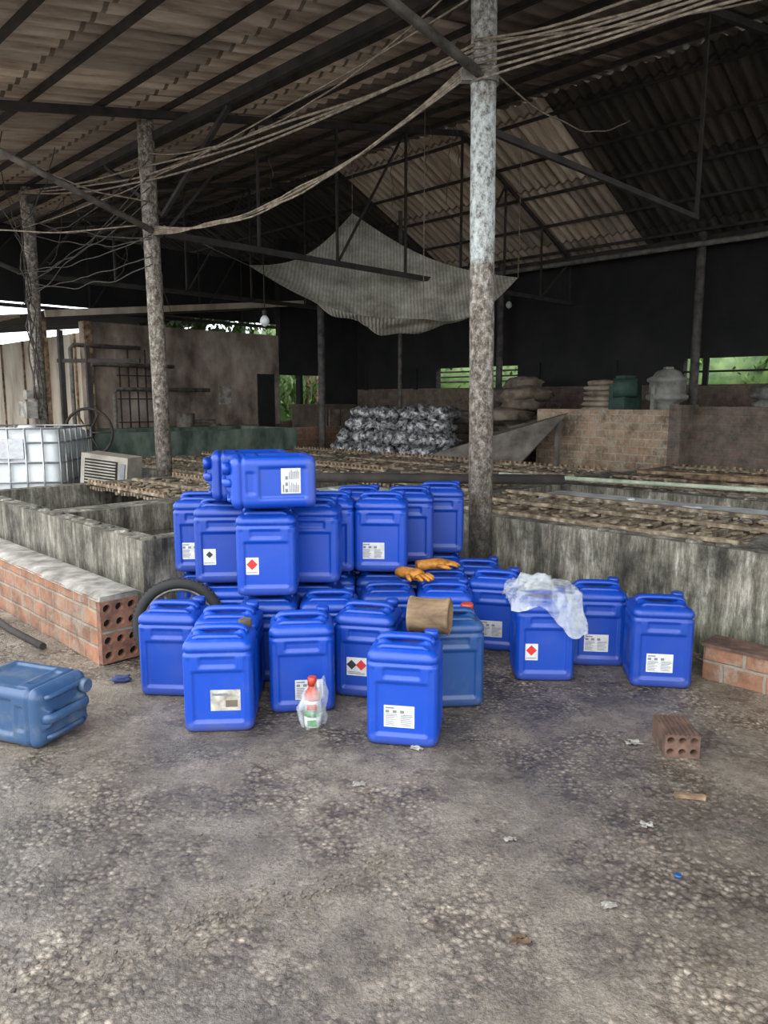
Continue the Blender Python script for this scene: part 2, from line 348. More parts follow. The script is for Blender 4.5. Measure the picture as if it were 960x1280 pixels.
# ---------------- walls ----------------
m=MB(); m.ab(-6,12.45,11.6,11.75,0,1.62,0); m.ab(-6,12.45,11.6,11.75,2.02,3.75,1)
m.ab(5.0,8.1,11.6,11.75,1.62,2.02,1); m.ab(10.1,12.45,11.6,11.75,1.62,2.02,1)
for i in range(13): m.ab(-5.9+i*1.5,-5.82+i*1.5,11.55,11.6,1.6,2.04,1)
for z in (1.72,1.82,1.92): m.ab(8.1,10.1,11.6,11.66,z,z+.03,0); 
m.ab(-6,5.0,11.62,11.66,1.80,1.83,1)
m.obj('wall_back',[M_brickdk,M_darkwall])
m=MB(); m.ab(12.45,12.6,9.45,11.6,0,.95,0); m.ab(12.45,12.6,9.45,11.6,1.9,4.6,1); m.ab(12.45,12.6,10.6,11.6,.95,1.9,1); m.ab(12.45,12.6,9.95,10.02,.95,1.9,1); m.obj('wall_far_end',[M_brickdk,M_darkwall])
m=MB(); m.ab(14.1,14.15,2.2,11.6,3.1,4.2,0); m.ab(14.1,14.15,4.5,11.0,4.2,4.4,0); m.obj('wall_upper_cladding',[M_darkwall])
m=MB()
m.ab(12.45,12.6,5.37,9.4,0,2.68,0)
m.ab(12.6,18,5.37,5.5,0,2.5,1)
for i in range(5): m.ab(12.75+i*1.2,12.79+i*1.2,5.34,5.37,0,2.5,2)
m.ab(12.40,12.45,5.37,5.5,0,2.68,2); m.ab(12.43,12.45,5.37,9.4,0,.9,5)
m.ab(12.41,12.45,8.85,9.25,0,1.9,3); m.ab(12.40,12.45,7.95,8.2,1.3,1.65,4)
m.ab(12.42,12.45,5.9,7.0,1.95,2.45,0)
m.obj('wall_side_building',[M_plaster,M_panel,M_wood,M_darkwall,M_ledge,M_moss])
corr('side_building_roof',12.0,18.5,4.6,9.7,lambda b:3.35-.12*abs(b-9.7)+.0,M_roofR)
m=MB(); m.beam(P(12.0,4.6,2.70),P(12.0,9.7,3.31),.05,.10); m.obj('side_building_fascia',[M_panel])
m=MB(); 
for i in range(6): m.beam(P(12.3,5.9+i*.16,.9),P(12.3,5.9+i*.16,2.0+.25*(i%2)),.02,.02)
for z in (1.0,1.4,1.8): m.beam(P(12.3,5.85,z),P(12.3,6.75,z),.02,.02)
m.beam(P(12.3,5.9,0),P(12.3,5.9,.9),.03,.03); m.beam(P(12.3,6.7,0),P(12.3,6.7,.9),.03,.03)
m.obj('metal_rack',[M_darksteel])
# process pipes and pump in front of the side building
m=MB()
for k,(a,b,z) in enumerate(((12.1,5.0,2.2),(12.0,5.25,1.9),(11.9,5.6,1.5))):
    m.tube([P(a,b,0),P(a,b,z),P(a,b+.05,z+.06),P(a,b+1.2+.3*k,z+.06)],.035,10)
m.tube([P(11.9,6.9,.0),P(11.9,6.9,1.15)],.16,16); m.tube([P(11.9,7.5,.0),P(11.9,7.5,.95)],.11,16)
m.tube([P(11.9,6.9,1.0),P(11.9,7.5,1.0),P(11.9,7.5,.9)],.03,8)
m.obj('process_pipes',[M_greysteel])
corr('outside_lean_to_roof',13,18,.5,5.2,lambda b:2.2+.12*b,M_panel,wl=.2,amp=.03)
m=MB()
for a,b in ((13.2,.8),(17.8,.8),(13.2,5.0),(15.5,.8)): m.beam(P(a,b,0),P(a,b,2.17+.12*b),.1,.1)
m.obj('lean_to_posts',[M_wood])

# mossy tank
m=MB(); m.ab(10.0,10.15,4.4,7.9,0,.92,0); m.ab(10.15,11.6,4.4,4.55,0,.92,0); m.ab(11.45,11.6,4.55,7.9,0,.92,0); m.ab(10.15,11.45,7.75,7.9,0,.92,0); m.ab(10.15,11.45,4.55,7.75,.5,.7,1)
m.obj('mossy_tank',[M_moss,M_water])

# ---------------- vats ----------------
def vat(a0,a1,b0,b1,mode):
    m=MB(); T=.13;H=.6+random.uniform(-.004,.004)
    m.ab(a0,a1,b0,b0+T,0,H,0); m.ab(a0,a1,b1-T,b1,0,H,0); m.ab(a0,a0+T,b0+T,b1-T,0,H,0); m.ab(a1-T,a1,b0+T,b1-T,0,H,0)
    fo=mode in('foam','foamback')
    wz=.54 if fo else .40
    m.ab(a0+T,a1-T,b0+T,b1-T,0,wz,2 if fo else 1)
    ra0,ra1=a0+T,a1-T
    if mode=='half': rb0,rb1=b0+T+(b1-b0)*.42,b1-T
    elif mode=='foam': rb0,rb1=b0+T+(b1-b0)*.45,b1-T
    elif mode=='foamback': rb0,rb1=b0+T,b0+T+(b1-b0)*.50
    else: rb0,rb1=b0+T,b1-T
    k=ra0+.03
    while k<ra1-.03:
        z=.575+random.uniform(-.012,.012)
        m.beam(P(k,rb0,z),P(k+random.uniform(-.01,.01),rb1,z+random.uniform(-.01,.01)),.032,.028,3); k+=.058
    n=max(2,int((rb1-rb0)/.6))
    for i in range(n+1):
        b=rb0+.03+(rb1-rb0-.06)*i/n; m.beam(P(ra0,b,.612),P(ra1,b,.612),.04,.025,3)
    for i in range(120):
        m.blob(P(random.uniform(ra0,ra1),random.uniform(rb0,rb1),.60),(random.uniform(.03,.10),random.uniform(.03,.08),.025),Rz(random.uniform(0,180)),3,.5,i,6,4)
    if fo:
        for i in range(26): m.blob(P(random.uniform(ra0+.05,ra1-.05),random.uniform(b0+T+.05,b1-T-.05),.54),(random.uniform(.08,.3),random.uniform(.05,.2),.03),Rz(random.uniform(0,180)),2,.6,i,9,5)
    for i in range(14):
        a=random.uniform(a0+.05,a1-.05); b=random.choice((b0+T/2,b1-T/2)); m.blob(P(a,b,H),(.10,.08,.03),mat=0,seed=i,nu=8,nv=5)
    if mode not in('foam','foamback') :
        k=ra0+.03
        while k<ra1:
            m.box(P(k,b1-T-.03,.636),(.03,.03,.03),Rz(45),4); k+=.07
    if mode=='half':
        k=ra0+.03
        while k<ra1: m.box(P(k,rb0+.03,.63),(.03,.03,.03),Rz(45),4); k+=.07
    return m.obj('concrete_vat',[M_conc,M_water,M_foam,M_rack,M_wood])
vat(3.84,5.3,1.92,3.98,'half'); vat(5.3,7.0,1.92,3.98,'half')
for (a0,a1) in ((-3.2,-1.0),(-1.0,1.3),(1.3,3.84)):
    vat(a0,a1,4.0,6.2,'foamback'); vat(a0,a1,6.2,8.6,'foam' if a0<1 else 'rack')
for (a0,a1) in ((3.84,5.6),(5.6,7.6),(7.6,9.6)):
    vat(a0,a1,4.0,5.9,'rack' if a0>5 else 'foam'); vat(a0,a1,5.9,7.6,'rack')
m=MB(); m.tube([P(3.4,5.6,.70),P(4.6,4.6,.70),P(5.2,4.1,.70)],.045,10); m.obj('wooden_log',[M_darksteel])
m=MB(); m.tube([P(4.3,5.9,.665),P(1.6,6.4,.665),P(-1.5,6.9,.665)],.02,10); m.obj('long_pipe',[nmat('pale_green_pipe',(.2,.25,.17),(.48,.5,.4),scale=6)])
m=MB(); m.tube([P(2.9,6.9,.67),P(.2,7.4,.67),P(-2.0,7.7,.67)],.025,10); m.obj('long_pipe',[M_wood])
m=MB(); m.beam(P(3.5,7.2,.66),P(-.5,7.9,.66),.14,.03); m.obj('wooden_plank',[M_wood])
m=MB(); m.blob(P(-.2,5.5,.68),(.5,.14,.1),Rz(20),seed=2,nz=.5); m.obj('blue_cloth',[flat('faded_blue_cloth',(.05,.14,.33),.8)])

# ---------------- brick kerbs ----------------
def hollow(mb,o,u,v,n,nu,nv,cw,ch,r,depth,mat,dark):
    K=16
    for i in range(nu):
        for j in range(nv):
            c=o+u*(i+.5)*cw+v*(j+.5)*ch; sq=[];ci=[];inn=[]
            for k in range(K):
                t=2*math.pi*(k+.5)/K; cx,sy=math.cos(t),math.sin(t); mx=max(abs(cx),abs(sy))
                sq.append(c+u*cx/mx*cw/2+v*sy/mx*ch/2); ci.append(c+u*cx*r+v*sy*r); inn.append(c+u*cx*r+v*sy*r-n*depth)
            base=len(mb.v); mb.v+=[tuple(p) for p in sq+ci+inn]
            for k in range(K):
                k2=(k+1)%K
                mb.f.append((base+k,base+k2,base+K+k2,base+K+k)); mb.m.append(mat); mb.sm.append(False)
                mb.f.append((base+K+k,base+K+k2,base+2*K+k2,base+2*K+k)); mb.m.append(mat); mb.sm.append(True)
            mb.f.append(tuple(base+2*K+k for k in range(K))); mb.m.append(dark); mb.sm.append(False)
            for sx in (-1,1):
                for sy in (-1,1):
                    cr=c+u*sx*cw/2+v*sy*ch/2
                    near=sorted(range(K),key=lambda k:(sq[k]-cr).length)[:2]
                    mb.quad([cr,sq[near[0]],sq[near[1]]],mat)
m=MB(); m.ab(3.70,11,1.58,1.80,0,.355,0)
def capf(u,v):
    a=3.66+(10.5-3.66)*u; b=1.575+.26*v; n=noise.noise(Vector((a*7,b*9,0)))
    e=.012*noise.noise(Vector((a*9,v*3,4)))
    return P(a,b+(e if v in(0,1) else 0),.375+.004*n-(.025 if v in (0,1) else 0))
m.grid(capf,200,6,1)
for z in (0.01,.185):
    hollow(m,P(3.66,1.585,z),Vector((S,S,0)),Vector((0,0,1)),Vector((S,-S,0)),3,2,.068,.08,.022,.035,2,3)
m.ab(3.70,3.74,1.79,1.81,0,.355,1)
m.ab(3.661,3.70,1.582,1.585,.01,.345,2); m.ab(3.661,3.70,1.789,1.795,.01,.345,2)
m.ab(3.662,3.70,1.585,1.79,.345,.372,1); m.ab(3.664,3.70,1.585,1.79,.17,.185,1)
m.obj('brick_kerb',[M_brickA,M_ledge,M_terra,M_void])
m=MB(); m.ab(-4,1.38,3.64,3.80,0,.17,0); m.ab(-4,1.39,3.63,3.81,.17,.185,1); m.obj('brick_kerb',[M_brickA,M_terradk])
m=MB(); m.tube([P(4.15,1.46,.022),P(4.6,1.44,.022),P(5.6,1.48,.022),P(6.4,1.46,.022)],.02,10); m.obj('black_pipe',[M_darksteel])
m=MB(); m.ab(4.0,5.9,8.95,9.1,0,1.26,0); m.ab(-2,4.0,9.3,9.45,0,1.3,1); m.ab(3.85,4.0,8.95,9.45,0,1.32,1); m.ab(-2,5.9,9.45,10.4,0,1.2,1)
m.ab(5.75,5.9,9.1,10.4,0,1.22,1); m.ab(4.0,5.75,9.1,9.45,0,1.2,1)
m.obj('brick_platform',[brickmat('pale_brick',A2,(.33,.225,.15),(.24,.165,.11),(.33,.29,.23),.4),M_brickdk])
def lathe(mb,c,prof,mat=0,n=24):
    mb.loft([[Vector((c[0]+r*math.cos(2*math.pi*j/n),c[1]+r*math.sin(2*math.pi*j/n),c[2]+z)) for j in range(n)] for r,z in prof],mat)
c=P(4.4,9.75,1.205)
m=MB(); lathe(m,c,[(r*.8,z*.88) for r,z in [(.24,0),(.26,.05),(.20,.08),(.20,.16),(.31,.20),(.34,.22),(.34,.27),(.29,.29),(.29,.46),(.33,.48),(.33,.52),(.24,.56),(.2,.62),(.1,.66),(.02,.68)]])
m.box((c.x,c.y,c.z+.58),(.10,.10,.06)); m.beam((c.x-.22,c.y-.1,c.z),(c.x-.22,c.y-.1,c.z+.35),.05,.05); m.obj('grinding_mill',[nmat('mill_paint',(.09,.088,.075),(.26,.25,.22),scale=5)])
c=P(5.0,9.75,1.205)
m=MB(); m.box((c.x,c.y,c.z+.2),(.34,.28,.4),Rz(30)); m.tube([(c.x-.2,c.y-.1,c.z+.34),(c.x+.1,c.y-.2,c.z+.34)],.13,16); m.box((c.x,c.y,c.z+.45),(.2,.18,.12),Rz(30))
m.obj('green_motor',[nmat('green_paint',(.012,.035,.026),(.04,.08,.06),scale=6)])
m=MB(); 
for i in range(6): m.blob(P(5.45+random.uniform(-.05,.05),10.05+random.uniform(-.05,.05),1.25+.075*i),(.8-.05*i,.45,.1),Rz(random.uniform(-50,-40)),seed=i,mat=0)
m.obj('folded_sack_stack',[nmat('pale_sacks',(.12,.09,.065),(.34,.28,.21),scale=6)])
m=MB()
for i in range(9): m.blob(P(6.7+random.uniform(-.2,.2),9.8+random.uniform(-.2,.2),.12+.17*i),(1.0-.05*i,.8,.24),Rz(random.uniform(-70,-20)),seed=i+20,nz=.4)
for i in range(9): m.blob(P(7.4+random.uniform(-.3,.3),10.6+random.uniform(-.2,.2),.12+.19*i),(1.2-.07*i,.9,.26),Rz(random.uniform(-70,-20)),seed=i+120,nz=.4)
for i in range(6): m.blob(P(8.8+random.uniform(-.3,.3),10.7+random.uniform(-.2,.2),.12+.19*i),(1.2-.07*i,.9,.26),Rz(random.uniform(-70,-20)),seed=i+220,nz=.4)
m.obj('sack_pile',[nmat('brown_sacks',(.05,.038,.03),(.22,.175,.13),scale=4,rough=.9)])
m=MB()
for i in range(8): m.blob(P(3.1-(i%4)*.42,9.95,1.31+.16*(i//4)),(.5,.4,.2),Rz(-45),seed=i+40,nz=.4)
m.obj('sack_row',[nmat('grey_sacks',(.07,.07,.06),(.22,.22,.2),scale=6)])
m=MB()
for row in range(6):
    for k in range(17-row):
        p=P(9.85-.18*k-.06*row+random.uniform(-.03,.03),8.45+.10*row+random.uniform(-.05,.05),.16+.20*row)
        R=Matrix.Rotation(random.uniform(0,6),3,'Y')
        m.blob(p,(.24,.5,.23),Rz(-20+random.uniform(-25,25))@R,seed=row*20+k,nz=.8,nu=10,nv=7)
m.obj('foil_bundle_pile',[M_foil])
m=MB(); m.hexa([P(6.9,7.70,0.6),P(5.7,8.0,.4),P(5.7,8.05,.4),P(6.9,7.75,0.6),P(6.3,8.75,.95),P(5.3,8.75,1.2),P(5.3,8.8,1.22),P(6.3,8.8,.97)])
m.beam(P(6.3,8.7,0),P(6.3,8.7,.93),.06,.06); m.beam(P(5.4,8.7,0),P(5.4,8.7,1.15),.06,.06)
m.obj('leaning_board',[nmat('faded_board',(.06,.052,.042),(.17,.15,.125),scale=4)])
m=MB(); m.ab(10.45,10.6,8.2,9.4,0,.9,0); m.obj('brick_partition',[M_brickB])
m=MB(); m.ab(11.2,12.3,9.6,10.3,0,1.25,0); m.ab(11.15,12.35,9.55,10.35,1.25,1.3,0); m.ab(11.17,11.2,9.65,9.92,.1,1.2,1); m.ab(11.17,11.2,9.98,10.25,.1,1.2,1); m.obj('wooden_cabinet',[nmat('brown_cabinet',(.04,.028,.02),(.12,.09,.06),scale=4),M_sack])

# ---------------- tarp ----------------
m=MB(); c1,c2,c3,c4=Vector((-1.68,9.5,3.03)),Vector((-.47,11.5,4.12)),Vector((1.75,10,2.96)),Vector((.45,8.7,2.30))
def tf(u,v):
    p=(c1*(1-u)+c2*u)*(1-v)+(c4*(1-u)+c3*u)*v
    su,sv=math.sin(math.pi*u),math.sin(math.pi*v); s=su*sv
    e=-.20*sv*(1-u)-.22*su*v-.24*su*(1-v)-.20*sv*u
    fold=.05*s*math.sin((u+v)*20)+.02*math.sin(u*30+v*11)*s
    return p+Vector((0,0,e-.30*s+.10*s*noise.noise(Vector((u*5,v*5,0)))+fold))
m.grid(tf,70,70)
for cc,t in ((c1,P(7.0,3.9,3.1)),(c2,Vector((-.47,11.5,4.95))),(c3,Vector((1.75,10,4.7))),(c4,Vector((.45,8.7,4.6)))): m.tube([cc,t],.005,5,1)
m.obj('hanging_tarp',[M_tarp,M_rope])

# ---------------- cables ----------------
def sag(p0,p1,s,n=20,j=0,w=.035):
    out=[]
    for i in range(n+1):
        t=i/n; q=Vector(p0)*(1-t)+Vector(p1)*t; q.z-=4*s*t*(1-t)
        q+=Vector((noise.noise(Vector((t*6,j,0))),noise.noise(Vector((t*6,j,5))),noise.noise(Vector((t*6,j,9)))))*w*math.sin(math.pi*t)
        out.append(q)
    return out
p1=P(2.97,3.80); p2=P(7.0,3.78); p3=P(10.5,3.8); p0=P(-1,3.8)
m=MB()
for j in range(5): m.tube(sag((p2.x,p2.y,3.0+.02*j),(p1.x-.05,p1.y,3.33+.02*j),.21+.03*j,24,j),.008,5)
for j in range(3): m.tube(sag((p3.x,p3.y,4.05),(p1.x-.05,p1.y,3.42+.03*j),.12+.08*j,30,j+9),.010,5)
m.tube(sag((p2.x,p2.y,3.75),(p1.x-.05,p1.y,3.9),.3,24,55),.007,5); m.tube(sag((p3.x,p3.y,3.6),(p1.x-.05,p1.y,3.75),.15,24,58),.007,5)
for j in range(6): m.tube(sag((p1.x-.05,p1.y,3.28+.045*j),(p0.x,p0.y,3.2+.09*j),.04+.04*j,24,j+20),.008,5)
m.tube(sag((p1.x-.05,p1.y,3.5),P(.5,6.5,4.4),.15,24,75),.008,5); m.tube(sag((p1.x-.05,p1.y,3.45),P(4.2,8,4.4),.25,24,76),.006,5)
m.tube(sag((p2.x,p2.y,3.1),P(10.5,1.6,3.6),.2,20,77),.008,5); m.tube(sag((p2.x,p2.y,3.3),P(7.0,1.6,3.75),.15,20,78),.008,5)
m.obj('cable_bundle',[M_rope])
m=MB()
for j in range(9):
    m.tube(sag((p3.x+random.uniform(-.1,.1),p3.y,random.uniform(2.6,3.9)),(p2.x-.02,p2.y,random.uniform(2.7,3.7)),random.uniform(.02,.35),24,j+40,.06),.006,5)
for j in range(14):
    x=random.uniform(-5.4,-3.0); y=random.uniform(7.6,11); m.tube(sag((x,y,3.95),(x+random.uniform(-.6,.6),y+random.uniform(-.8,.8),random.uniform(2.6,3.7)),random.uniform(0,.3),14,j+60,.08),.005,5)
q=P(10.5,3.75)
for j in range(5): m.tube(sag((q.x+.1,q.y-.1,3.7-.1*j),(q.x+.12+.03*j,q.y-.12,1.4),.0,14,j+80,.12),.010,5)
for j in range(7):
    x=random.uniform(-1.5,1.5); m.tube(sag((x,9.2,4.6),(x+random.uniform(-.1,.1),9.2,random.uniform(3.6,4.1)),0,8,j+90,.1),.004,5)
m.obj('hanging_wires',[M_cable])
def bulb(p,l):
    m=MB(); x,y,z=p; m.tube([(x,y,z),(x,y,z-l)],.005,5,0); m.tube([(x,y,z-l),(x,y,z-l-.06)],.025,10,0)
    lathe(m,(x,y,z-l-.06),[(.012,-.12),(.04,-.10),(.055,-.065),(.045,-.03),(.022,0)],1,14); m.obj('light_bulb',[M_rubber,M_white])
bulb(P(7.0,5.1,3.0),.62); bulb(P(7.9,11.0,3.2),.05)
m=MB(); q=P(10.5,3.78); m.box((q.x-.02,q.y-.08,1.25),(.28,.14,.22),Rz(-45),0); m.box((q.x+.02,q.y-.12,1.45),(.12,.1,.12),Rz(-45),0); m.obj('switch_box',[M_ledge])
m=MB(); c=P(9.85,4.25,.95)
m.tube([c+Vector((.32*math.cos(t*math.pi/12),0,.32*math.sin(t*math.pi/12))) for t in range(25)],.02,8,caps=False)
for t in range(6): m.tube([c,c+Vector((.32*math.cos(t*math.pi/3),0,.32*math.sin(t*math.pi/3)))],.012,6)
m.tube([c,c+Vector((0,.15,0))],.04,10); m.beam(Vector((c.x,c.y+.1,0)),Vector((c.x,c.y+.1,c.z)),.06,.06); m.beam(Vector((c.x,c.y+.1,c.z)),Vector((c.x,c.y+.1,2.1)),.05,.05)
m.beam(Vector((c.x-.4,c.y+.1,1.9)),Vector((c.x+.7,c.y+.1,1.9)),.05,.05); m.beam(Vector((c.x-.35,c.y+.1,0)),Vector((c.x-.35,c.y+.1,2.3)),.06,.06)
m.obj('valve_wheel_stand',[M_darksteel])

# ---------------- IBC ----------------
def rr(hw,hd,r,nx=12,ny=10,nc=6):
    pts=[]
    def arc(cx,cy,a0):
        for k in range(nc): 
            t=math.radians(a0+90*k/nc); pts.append((cx+r*math.cos(t),cy+r*math.sin(t)))
    def line(x0,y0,x1,y1,n):
        for k in range(n): pts.append((x0+(x1-x0)*k/n,y0+(y1-y0)*k/n))
    arc(hw-r,hd-r,0); line(hw-r,hd,-hw+r,hd,nx); arc(-hw+r,hd-r,90); line(-hw,hd-r,-hw,-hd+r,ny)
    arc(-hw+r,-hd+r,180); line(-hw+r,-hd,hw-r,-hd,nx); arc(hw-r,-hd+r,270); line(hw,-hd+r,hw,hd-r,ny)
    return pts
m=MB(); rings=[]
for z,i in ((.14,.04),(.17,.01),(.2,0),(.5,0),(.8,0),(1.02,0),(1.06,.02),(1.08,.06)): rings.append([Vector((x,y,z)) for x,y in rr(.47-i,.47-i,.08)])
m.loft(rings,0); lathe(m,(0,0,1.07),[(.09,0),(.09,.04),(.07,.05)],0)
h=.5
for z in (.16,.36,.56,.76,.96,1.10):
    m.tube([(-h,-h,z),(h,-h,z),(h,h,z),(-h,h,z),(-h,-h,z)],.011,6,1)
for k in range(7):
    t=-h+k/6*2*h
    for x,y in ((t,-h),(t,h),(-h,t),(h,t)): m.tube([(x,y,.12),(x,y,1.10)],.011,6,1)
for y in (-.42,0,.42): m.box((0,y,.05),(1.0,.12,.1),None,1)
m.box((0,0,.12),(1.02,1.02,.035),None,1); m.box((0,-.505,.9),(.3,.008,.2),None,1)
m.obj('ibc_tank',[nmat('milky_plastic',(.48,.51,.51),(.64,.67,.67),scale=3,rough=.4,bmp=0),M_steel],(-3.78,7.88,0),(0,0,math.radians(4)))
m=MB(); m.ab(7.05,7.55,3.0,3.65,0,.42,0); m.obj('cement_plinth',[M_ledge])
m=MB(); c=Vector((-2.81,7.6,.64)); R=Rz(-12)@Matrix.Rotation(math.radians(6),3,'Y')
m.box(c,(.52,.28,.38),R,0); m.box(c+R@Vector((-.03,-.145,0)),(.36,.015,.28),R,1)
for k in range(9): m.box(c+R@Vector((-.03,-.158,-.12+.03*k)),(.34,.01,.012),R,0)
m.box(c+R@Vector((.21,-.145,0)),(.05,.015,.25),R,2)
m.obj('old_air_conditioner',[nmat('yellowed_white_plastic',(.2,.18,.14),(.38,.35,.3),scale=5,rough=.6),M_void,M_ink])

# ---------------- jerrycans ----------------
HW,HD=.145,.1225
def sm(x): x=max(0,min(1,x)); return x*x*(3-2*x)
def can_mesh(name,label=None,lx=0.0,lz=.125,mats=None,side=False):
    m=MB(); prof=[(0,.03),(.002,.014),(.008,.006),(.018,.001)]
    z=.03
    while z<.335: prof.append((z,0)); z+=.0075
    prof+= [(.338,.001),(.343,.007),(.350,.007),(.355,.001),(.364,0),(.375,.002),(.385,.008),(.393,.018),(.398,.032)]
    rings=[]
    for z,i in prof:
        ring=[]
        for x,y in rr(HW-i,HD-i,max(.012,.036-i*.5),34,26,7):
            def pan(t,lim,w=.007): return sm((lim-abs(t))/w)
            zz=sm((z-.045)/.008)*sm((.270-z)/.008)
            zt=sm((z-.284)/.007)*sm((.330-z)/.007)
            if abs(y)>HD-i-.004:
                d=.010*pan(x,.106)*zz+.008*pan(x,.075)*zt+.006*sm((.006-abs(abs(x)-.118))/.005)*sm((z-.03)/.01)*sm((.33-z)/.01)
                y-=math.copysign(d,y)
            elif abs(x)>HW-i-.004:
                d=.010*pan(y,.076)*zz+.007*pan(y,.055)*zt
                x-=math.copysign(d,x)
            ring.append(Vector((x,y,z)))
        rings.append(ring)
    for k,s_ in enumerate((.74,.62,.5,.36,.2,.06)):
        ring=[]
        for x,y in rr((HW-.032)*1,(HD-.032)*1,.030,34,26,7):
            X,Y=x*s_/.80,y*s_/.80
            zt=.402+.016*sm((abs(X)-.06)/.02)*sm((.045-abs(Y))/.015)
            ring.append(Vector((X,Y,zt)))
        rings.append(ring)
    m.loft(rings,0)
    pts=[(-.110,0,.392),(-.107,0,.410),(-.095,0,.421),(-.07,0,.4245),(0,0,.4255),(.07,0,.4245),(.095,0,.421),(.107,0,.410),(.110,0,.392)]
    m.tube(pts,.014,12,0,True,sq=1.5)
    for y in (-.082,.082): m.tube([(-.100,y,.394),(-.08,y,.405),(.08,y,.405),(.100,y,.394)],.011,8,0)
    n=28
    def ringc(r,z,rib=0): return [Vector((.098+ (r+(rib if j%2 else 0))*math.cos(2*math.pi*j/n), .068+(r+(rib if j%2 else 0))*math.sin(2*math.pi*j/n), z)) for j in range(n)]
    m.loft([ringc(.024,.385),ringc(.024,.404),ringc(.028,.405,.002),ringc(.028,.432,.002),ringc(.025,.436)],5)
    if label:
        if not side: F=lambda x,z,o: Vector((lx+x,-(HD-.010)-.0012-o,lz+z))
        else: F=lambda x,z,o: Vector((HW-.010+.0012+o,lx+x,lz+z))
        def q(x0,x1,z0,z1,o,mt): m.quad([F(x0,z0,o),F(x1,z0,o),F(x1,z1,o),F(x0,z1,o)],mt)
        def dia(cx,cz,r,mt,o): m.quad([F(cx-r,cz,o),F(cx,cz-r,o),F(cx+r,cz,o),F(cx,cz+r,o)],mt)
        if label=='text':
            q(-.062,.062,-.046,.046,0,1)
            q(-.056,-.02,.032,.038,.0006,2)
            for k in range(3): q(-.056+.03*k,-.040+.03*k,.014,.026,.0006,2)
            for k in range(9):
                w=random.uniform(.03,.052); q(-.056,-.056+w,.006-.0055*k,.0085-.0055*k,.0006,2)
                w=random.uniform(.03,.05); q(.006,.006+w,.006-.0055*k,.0085-.0055*k,.0006,2)
        elif label=='haz':
            q(-.048,.048,-.044,.044,0,1)
            dia(.022,.008,.026,3,.0006); dia(-.024,.008,.024,4,.0006); q(-.04,.04,-.036,-.032,.0006,2); q(-.04,.02,-.028,-.025,.0006,2)
        elif label in('red','blk'):
            q(-.030,.034,-.042,.042,0,1); dia(.002,.008,.027,3 if label=='red' else 1,.0006)
            if label=='blk': dia(.002,.012,.018,4,.001)
            q(-.025,.028,-.034,-.030,.0006,2)
        elif label=='worn':
            q(-.062,.062,-.046,.046,0,1); q(-.055,.01,.02,.03,.0006,2); q(0,.05,-.03,.0,.0006,5)
    return m.mesh(name,mats or [M_blue,M_label,M_ink,M_red,M_black,M_blue])
C_plain=can_mesh('can_plain'); C_t=can_mesh('can_text','text',-.01,.125); C_tr=can_mesh('can_text_r','text',.03,.105)
C_h=can_mesh('can_hazard','haz',-.035,.15); C_r=can_mesh('can_red','red',-.07,.15); C_b=can_mesh('can_black','blk',-.068,.14)
C_tl=can_mesh('can_text_left','text',-.04,.12); C_side=can_mesh('can_side','text',.01,.12,side=True)
C_d=can_mesh('can_dusty','worn',.03,.14,mats=[blue_plastic('dusty_blue_plastic',.45,foot=.4),nmat('dirty_label',(.2,.18,.14),(.55,.53,.48),scale=18),M_ink,M_red,M_black,M_sack])
C_old=can_mesh('can_old',mats=[M_bluedirty,M_label,M_ink,M_red,M_black,M_redcap])
C_grey=can_mesh('can_grey',mats=[M_old,M_label,M_ink,M_red,M_black,M_old])
J='blue_jerrycan'
def can(me,x,y,z=0,yaw=0): return inst(J,me,(x,y,z),(0,0,math.radians(yaw)))
can(C_t,.09,2.92,0,-10); can(C_d,-.70,3.05,0,4); can(C_tr,-.375,3.25,0,6); can(C_plain,-1.0,3.43,0,-4)
can(C_plain,-.72,3.335,0,2); can(C_h,-.07,3.41,0,-12); can(C_old,.30,3.30,0,5)
can(C_t,.63,4.07,0,-14); can(C_tl,.56,4.36,0,-8); can(C_r,.80,3.62,0,-2); can(C_t,1.13,3.83,0,-6); can(C_t,1.355,3.53,0,-8)
stack=[(C_r,-.575,3.61,3),(C_b,-.845,3.87,4),(C_tl,-1.02,4.12,3),(C_plain,-.375,3.87,-2),(C_plain,-.31,4.12,0),(C_tl,-.012,4.12,-4),(C_plain,.15,4.38,-3),(C_plain,.355,4.635,-3),(C_plain,-.155,4.40,0)]
for me,x,y,w in stack:
    can(C_plain,x+.003,y+.003,0,w*.5); can(me,x,y,.437,w)
can(C_plain,-.275,3.63,0,2); can(C_plain,.02,3.79,0,3); can(C_plain,.32,3.79,0,-3); can(C_plain,.335,4.08,0,0)
def lying(name,me,x,y,zc,yaw):
    R=Rz(yaw)@Matrix(((0,0,-1),(-1,0,0),(0,1,0)))
    c=Vector((x,y,zc))-R@Vector((0,0,.21))
    o=bpy.data.objects.new(name,me); scene.collection.objects.link(o)
    o.matrix_world=Matrix.Translation(c)@R.to_4x4(); return o
lying(J,C_side,-.555,3.58,.874+HD,12); lying(J,C_plain,-.71,3.86,.874+HD,12)
lying('weathered_jerrycan',C_grey,-1.49,2.95,HD+.003,160)

